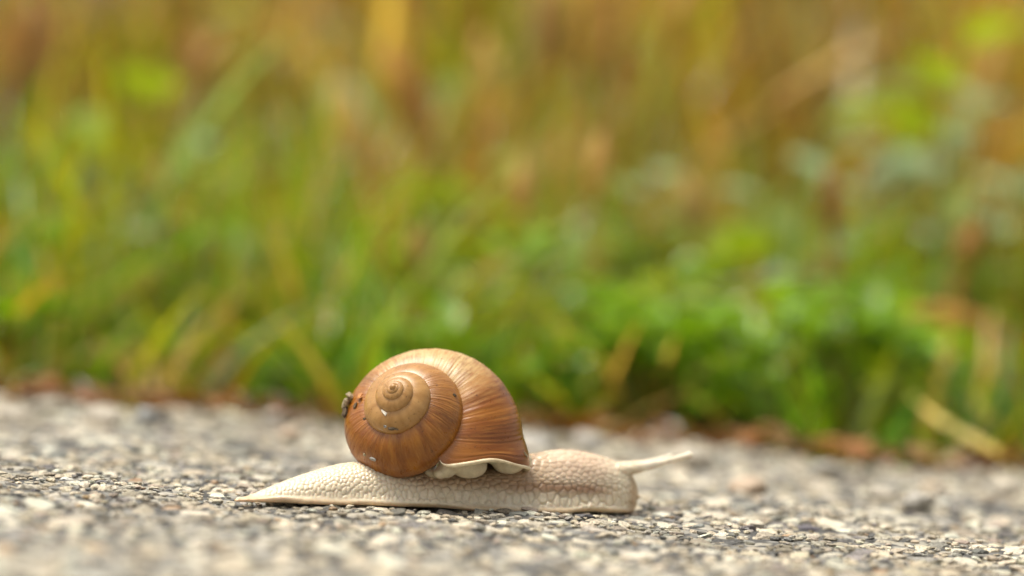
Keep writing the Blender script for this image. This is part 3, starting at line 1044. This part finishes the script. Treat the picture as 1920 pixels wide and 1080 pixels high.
# ------------------------------------------------------------------ verge: single plants
M_CLOVER = mat_leaf('clover_leaf', (0.16, 0.34, 0.010), 0.35, 0.35, 0.35)
M_BRIGHT = mat_leaf('bright_leaf', (0.26, 0.40, 0.020), 0.45, 0.38, 0.25)
M_SAGE = mat_leaf('sage_leaf', (0.25, 0.38, 0.21), 0.30, 0.45, 0.22)
M_STEM = mat_leaf('green_stem', (0.16, 0.22, 0.03), 0.15, 0.5, 0.2)
M_STRAW = mat_leaf('straw', (0.56, 0.37, 0.10), 0.2, 0.55, 0.2)
M_RUST = mat_leaf('rusty_stalk', (0.46, 0.23, 0.045), 0.2, 0.6, 0.2)
M_YELLOW = mat_leaf('yellow_blade', (0.58, 0.47, 0.09), 0.3, 0.5, 0.15)
M_DEAD = mat_leaf('dead_leaf', (0.17, 0.075, 0.018), 0.1, 0.8, 0.4)
M_BEAD = mat_leaf('bead_pale', (0.55, 0.58, 0.30), 0.3, 0.5, 0.1)


def leaf_mesh(name, ratio, cup, n=7, point=1.0):
    """unit leaf along +X from its stalk, length 1"""
    V, F = [], []
    for i in range(n):
        a = i / (n - 1)
        w = 0.5 * ratio * math.sin(math.pi * min(1, a * 0.98 + 0.02) ** point) ** 0.75 if 0 < i < n - 1 else 0.02
        z = -0.18 * a * a
        V += [(a, -w, z + cup * w), (a, 0, z), (a, w, z + cup * w)]
    for i in range(n - 1):
        b = 3 * i
        F += [(b, b + 3, b + 4, b + 1), (b + 1, b + 4, b + 5, b + 2)]
    return mesh_np(name, np.array(V), np.array(F))


def with_mat(me, mat):
    m = me.copy(); m.materials.clear(); m.materials.append(mat); return m


ROUND = leaf_mesh('leaf', 0.95, 0.35, 7, 0.85)
BROAD = leaf_mesh('leaf', 0.55, 0.30, 8, 0.8)
LEAVES = {(k, m.name): with_mat(me, m) for k, me in (('round', ROUND), ('broad', BROAD)) for m in (M_CLOVER, M_BRIGHT, M_SAGE, M_DEAD)}
sv, sf_ = tube_tri([(0, 0, 0), (0.01, 0, 0.33), (0.03, 0, 0.66), (0, 0, 1.0)], [0.5, 0.45, 0.4, 0.3], 5)
STEM = mesh_np('stem', sv, sf_)
STEM.materials.append(M_STEM)


def stem_to(parent, p, mat_me, thick):
    """a stem from the plant's foot to local point p"""
    o = obj('stem', mat_me, None, parent)
    v = Vector(p)
    o.matrix_local = v.to_track_quat('Z', 'X').to_matrix().to_4x4() @ Matrix.Diagonal((thick, thick, v.length, 1))
    return o


def plant(name, x, y, h, n, spread, size, key, mat, label, cat_, group, trifoil=False, thick=0.0011):
    r = empty(name, (x, y, float(soil_z(np.array(x), np.array(y)))))
    tag(r, label, cat_, group)
    for i in range(n):
        a = 2 * math.pi * (i + random.uniform(-.3, .3)) / n
        k = random.uniform(0.55, 1.0)
        hh = h * random.uniform(0.55, 1.0)
        p = (math.cos(a) * spread * k, math.sin(a) * spread * k, hh)
        stem_to(r, p, STEM, thick)
        for j in range(3 if trifoil else 1):
            o = obj('leaf', LEAVES[(key, mat.name)], None, r)
            s = size * random.uniform(0.75, 1.2)
            o.location = p
            o.rotation_euler = (random.uniform(-.5, .5), random.uniform(-.75, .35), a + (j * 2.1 if trifoil else random.uniform(-.6, .6)))
            o.scale = (s, s, s)
    return r


def px_root(u, v, y):
    w = at_y(u, v, y)
    return w[0], y, max(0.012, w[2] - float(soil_z(np.array(w[0]), np.array(y))))


def where(u):
    for lim, txt in ((448, "in the verge past the snail's tail tip"), (640, "in the verge behind the snail's tail"), (1000, "in the verge behind the snail's shell"),
                     (1300, "in the verge behind the snail's head"), (1600, "in the verge past the snail's tentacle tips")):
        if u < lim:
            return txt
    return 'in the verge by the drooping yellow grass blade'


# round-leaved clover at the foot of the grass, mostly towards the snail's head side
for i in range(56):
    u = random.uniform(980, 1740) if i < 46 else random.uniform(40, 900)
    y = random.uniform(0.245, 0.46)
    v = random.uniform(430, 700) if i < 46 else random.uniform(540, 690)
    x, y, h = px_root(u, v, y)
    plant('clover_plant', x, y, h, random.randint(4, 6), 0.014, 0.0095, 'round', M_CLOVER,
          'low round-leaved green clover ' + where(u), 'plant', 'clover plants along the verge', True)
for (u, v, y, s_) in ((1232, 555, .30, .010), (1330, 455, .36, .013), (1625, 620, .30, .014), (1700, 470, .46, .022), (1450, 690, .27, .010),
                      (1480, 560, .33, .012), (640, 540, .40, .016), (560, 640, .30, .012), (230, 640, .34, .012), (180, 420, .42, .016), (1240, 430, .42, .014),
                      (90, 220, .46, .018), (260, 170, .5, .02), (450, 520, .36, .012), (880, 330, .42, .014), (860, 450, .36, .012), (1760, 60, .5, .02), (1800, 620, .34, .012), (60, 560, .33, .012), (400, 610, .3, .01), (1390, 520, .34, .012)):
    x, y, h = px_root(u, v, y)
    plant('weed_plant', x, y, h, 4, s_ * 0.9, s_ * 1.35, 'round', M_BRIGHT,
          ('tall' if h > 0.075 else 'short') + ' bright yellow green weed ' + where(u), 'plant', 'bright weeds in the verge')
for (u, v, y, s_) in ((140, 290, .50, .026), (320, 265, .52, .026), (1740, 215, .48, .028), (1530, 320, .42, .018), (1480, 270, .44, .018), (1860, 120, .55, .03),
                      (540, 440, .42, .016), (570, 30, .62, .03), (880, 120, .6, .024), (360, 390, .42, .018), (1850, 330, .44, .02), (900, 300, .5, .02),
                      (90, 470, .42, .016), (1200, 330, .46, .016), (1770, 150, .52, .026), (700, 470, .40, .014)):
    y = y - 0.04
    x, y, h = px_root(u, v, y)
    plant('sage_plant', x, y, h, 6, s_ * 0.62, s_ * 0.95, 'broad', M_SAGE,
          'grey green broad-leaved weed ' + where(u), 'plant', 'grey green weeds among the grass', False, 0.0022)


def ribbon(pts, widths, K=None):
    pts = np.array(pts)
    T = np.gradient(pts, axis=0)
    side = np.cross(T, np.array([0.15, -1.0, 0.35]))
    side /= np.linalg.norm(side, axis=1, keepdims=True)
    w = np.array(widths)[:, None] * 0.5
    nrm = np.cross(side, T); nrm /= np.linalg.norm(nrm, axis=1, keepdims=True)
    V = np.stack([pts - side * w, pts + nrm * w * 0.3, pts + side * w], 1).reshape(-1, 3)
    n = len(pts)
    F = []
    for i in range(n - 1):
        b = 3 * i
        F += [(b, b + 3, b + 4, b + 1), (b + 1, b + 4, b + 5, b + 2)]
    return V, np.array(F)


def stalk(a, b, y, width, mat, label, group, ear=0.0, dy=0.0):
    y, width, ear = 0.26 + (y - 0.35) * 0.5 + 0.03, width * 0.85, ear * 0.8
    """a dry stem from the soil through picture points a (low) and b (top)"""
    A, B = at_y(*a, y), at_y(*b, y + dy)
    d = A - B
    zg = float(soil_z(np.array(A[0]), np.array(y)))
    foot = A.copy()
    if A[2] > zg:
        k = (A[2] - zg) / max(0.4, -d[2] / np.linalg.norm(d)) / np.linalg.norm(d)
        foot = A + d * k
        foot[2] = zg - 0.004
        foot[0] = 0.5 * (foot[0] + A[0])
    r = empty('dry_stalk', foot)
    tag(r, label, 'stalk', group)
    s = np.linspace(0, 1, 9)[:, None]
    path = ((1 - s) ** 2) * 0 + 2 * s * (1 - s) * (A - foot) + s * s * (B - foot) if np.linalg.norm(A - foot) > 0.01 else s * (B - foot)
    V, F = tube_tri(path, np.linspace(width * 0.5, width * 0.22, 9), 6)
    obj('stem', mesh_np('stem', V, F), mat, r)
    if ear > 0:
        sub = path[-1] + (path[-2] - path[-1]) / np.linalg.norm(path[-2] - path[-1]) * np.linspace(0, ear, 8)[:, None]
        V, F = tube_tri(sub, np.array([.15, .6, .9, 1, 1, .85, .6, .2]) * width * 0.9, 7)
        V = V * (1 + 0.0) + rng.normal(0, width * 0.12, V.shape)
        obj('seed_head', mesh_np('seed_head', V, F), mat, r)
    return r


GS = 'dry stalks standing in the verge'
LS, LR = 'straw coloured dry stalk ', 'rusty orange dry stalk '
stalk((1290, 260), (1700, 55), .70, .0038, M_STRAW, 'long straw grass ear leaning far over above the grey green weeds', None, .075)
for a, b, y, w_, ear in (((690, 330), (640, 150), .62, .006, .05), ((765, 410), (660, 190), .58, .006, 0), ((780, 560), (785, 420), .40, .005, .02),
                         ((1100, 600), (1125, 250), .42, .0045, .03), ((985, 520), (975, 300), .46, .004, .03), ((1310, 430), (1285, 330), .5, .006, .03),
                         ((900, 330), (905, 60), .85, .012, 0), ((940, 340), (925, 90), .82, .010, 0), ((330, 470), (290, 300), .55, .005, .03), ((1850, 250), (1880, 30), .8, .007, .05),
                         ((250, 330), (420, 60), 1.0, .008, .06), ((1000, 250), (1030, -60), 1.0, .008, .08)):
    stalk(a, b, y, w_, M_STRAW, LS + ('with an ear ' if ear else 'without an ear ') + where(a[0]), GS, ear)
for a, b, y, w_, ear in (((1115, 500), (1105, -40), .72, .005, .05), ((1150, 400), (1170, -30), .8, .005, .05), ((1575, 690), (1555, 310), .40, .0042, .03), ((830, 330), (730, 90), .72, .008, .06),
                         ((1070, 300), (1050, -30), .9, .005, .05), ((1250, 250), (1290, -40), 1.0, .006, .05), ((1780, 560), (1830, 420), .45, .005, .02), ((120, 180), (60, -20), 1.0, .012, .1), ((30, 200), (10, 20), 1.0, .012, .1),
                         ((380, 200), (350, 60), 1.0, .009, .07)):
    stalk(a, b, y, w_, M_RUST, LR + ('with an ear ' if ear else 'without an ear ') + where(a[0]), GS, ear)


def blade(name, pts, width, mat, label, group=None):
    P = np.array([at_y(u, v, y) for u, v, y in pts])
    t = np.linspace(0, 1, 10) * (len(P) - 1)
    C = cat(P, t)
    c0 = C[0].copy()
    V, F = ribbon(C - c0, width * np.array([.5, .85, 1, 1, 1, .95, .85, .7, .45, .12]))
    o = obj(name, mesh_np(name, V, F), mat)
    o.location = c0
    tag(o, label, 'grass', group)
    return o


blade('grass_blade', [(1905, 872, .198), (1830, 825, .205), (1760, 785, .215), (1705, 740, .23)], .0028, M_YELLOW, 'yellow grass blade drooping diagonally down onto the asphalt edge')
blade('grass_blade', [(10, 672, .30), (110, 680, .29), (220, 672, .285), (320, 640, .30)], .007, M_YELLOW, 'pale yellow blade lying flat above the dark gap at the asphalt edge')
blade('grass_blade', [(30, 590, .36), (170, 560, .35), (280, 520, .35), (345, 465, .36)], .008, M_YELLOW, 'curved yellow blade bending up among the green grass')
blade('grass_blade', [(1930, 660, .33), (1850, 610, .32), (1760, 580, .32), (1690, 590, .33)], .005, M_RUST, 'rusty orange blade arching over beside the bright weeds')
# a thin stem topped by a small pale flower
fx, fy, fh = px_root(1388, 576, .29)
fl_ = empty('bead_stem', (fx, fy, float(soil_z(np.array(fx), np.array(fy)))))
tag(fl_, 'small pale flower on a stem among the green clover', 'bead')
stem_to(fl_, (0, 0, fh), STEM, 0.0012)
bv, bf = blob((0, 0, fh), (0.0035, 0.0035, 0.003), 8)
bv = bv + rng.normal(0, 0.00025, bv.shape)
obj('bead_top', mesh_np('bead_top', bv, bf), M_BEAD, fl_)

# ------------------------------------------------------------------ litter and loose stones along the asphalt edge
for (u, v) in ((112, 728), (60, 742), (402, 748), (438, 772), (585, 762), (604, 785), (1432, 782), (1330, 818), (1408, 826), (1500, 806), (1800, 868), (1722, 838), (1600, 820),
               (690, 770), (1030, 790), (240, 742), (320, 752), (1880, 850), (1250, 800), (1560, 838), *[(40 + 48 * q_, 742 + 3.62 * q_ + random.uniform(-14, 12)) for q_ in range(39)]):
    d = ray(u, v)
    t_ = (0.002 - CAM[2]) / d[2]
    p = CAM + d * t_
    o = obj('dead_leaf', LEAVES[('broad', M_DEAD.name)], None)
    o.location = (p[0], min(p[1], 0.26), 0.004)
    s = random.uniform(0.005, 0.010)
    o.scale = (s, s * 1.2, s * 1.5)
    o.rotation_euler = (random.uniform(-.6, .6), random.uniform(-.7, .1), random.uniform(0, 6.28))
    tag(o, 'curled brown dead leaf at the asphalt edge ' + where(u).replace('in the verge ', ''), 'leaf', 'dead leaves along the asphalt edge')
PEB = [mesh_np('pebble', stone_shape(rng, ico(3)[0]) , ico(3)[1], True) for _ in range(4)]
for i, (u, v) in enumerate(((92, 752), (203, 772), (290, 775), (512, 772), (545, 798), (1102, 818), (1212, 815), (1888, 905), (1402, 902), (1658, 912), (1722, 930), (780, 800), (1000, 822), (30, 765), (1560, 872), (1300, 850))):
    d = ray(u, v)
    p = CAM + d * ((0.003 - CAM[2]) / d[2])
    o = obj('pebble', PEB[i % 4], M_STONE_O)
    s = random.uniform(0.0030, 0.0050)
    o.location = (p[0], min(p[1], 0.225), s * 0.45)
    o.scale = (s * 1.2, s, s * 0.75)
    o.rotation_euler = (0, 0, random.uniform(0, 6))
    o.color = (*random.choice([(0.55, 0.52, 0.46), (0.58, 0.52, 0.42), (0.45, 0.46, 0.45), (0.55, 0.42, 0.30)]), 1)
    tag(o, 'loose pebble on the asphalt edge ' + where(u).replace('in the verge ', ''), 'pebble', 'loose pebbles near the asphalt edge')

# fine brown litter on the strip of bare soil, too small to count
n = 1500
lx = rng.uniform(-0.5, 0.5, n)
ly = edge_line(lx) + rng.normal(0.012, 0.011, n)
lz = np.where(ly > edge_line(lx), soil_z(lx, ly) + 0.003, 0.0012) + rng.uniform(0, 0.004, n)
ln, lw, la = rng.uniform(0.002, 0.007, n), rng.uniform(0.0008, 0.003, n), rng.uniform(0, 2 * np.pi, n)
ux, uy, uz = np.cos(la) * ln, np.sin(la) * ln, rng.normal(0, 0.35, n) * ln
vx, vy, vz = -np.sin(la) * lw, np.cos(la) * lw, rng.normal(0, 0.5, n) * lw
c = np.stack([lx, ly, lz], -1)
U, W_ = np.stack([ux, uy, uz], -1), np.stack([vx, vy, vz], -1)
V = np.stack([c - U, c - W_ + [0, 0, 0.0006], c + U, c + W_], 1).reshape(-1, 3)
F = np.arange(n * 4).reshape(n, 4)
lc = np.array([(0.20, 0.085, 0.02), (0.12, 0.055, 0.016), (0.30, 0.14, 0.035), (0.07, 0.035, 0.012), (0.38, 0.26, 0.10)])[rng.integers(0, 5, n)]
lit = obj('leaf_litter', mesh_np('leaf_litter', V, np.concatenate([F[:, [0, 1, 2]], F[:, [0, 2, 3]]]), False, {'tint': np.repeat(lc, 4, 0)}), M_BLADE)
tag(lit, 'fine brown plant litter strewn along the bare asphalt edge', 'litter', None, 'stuff')
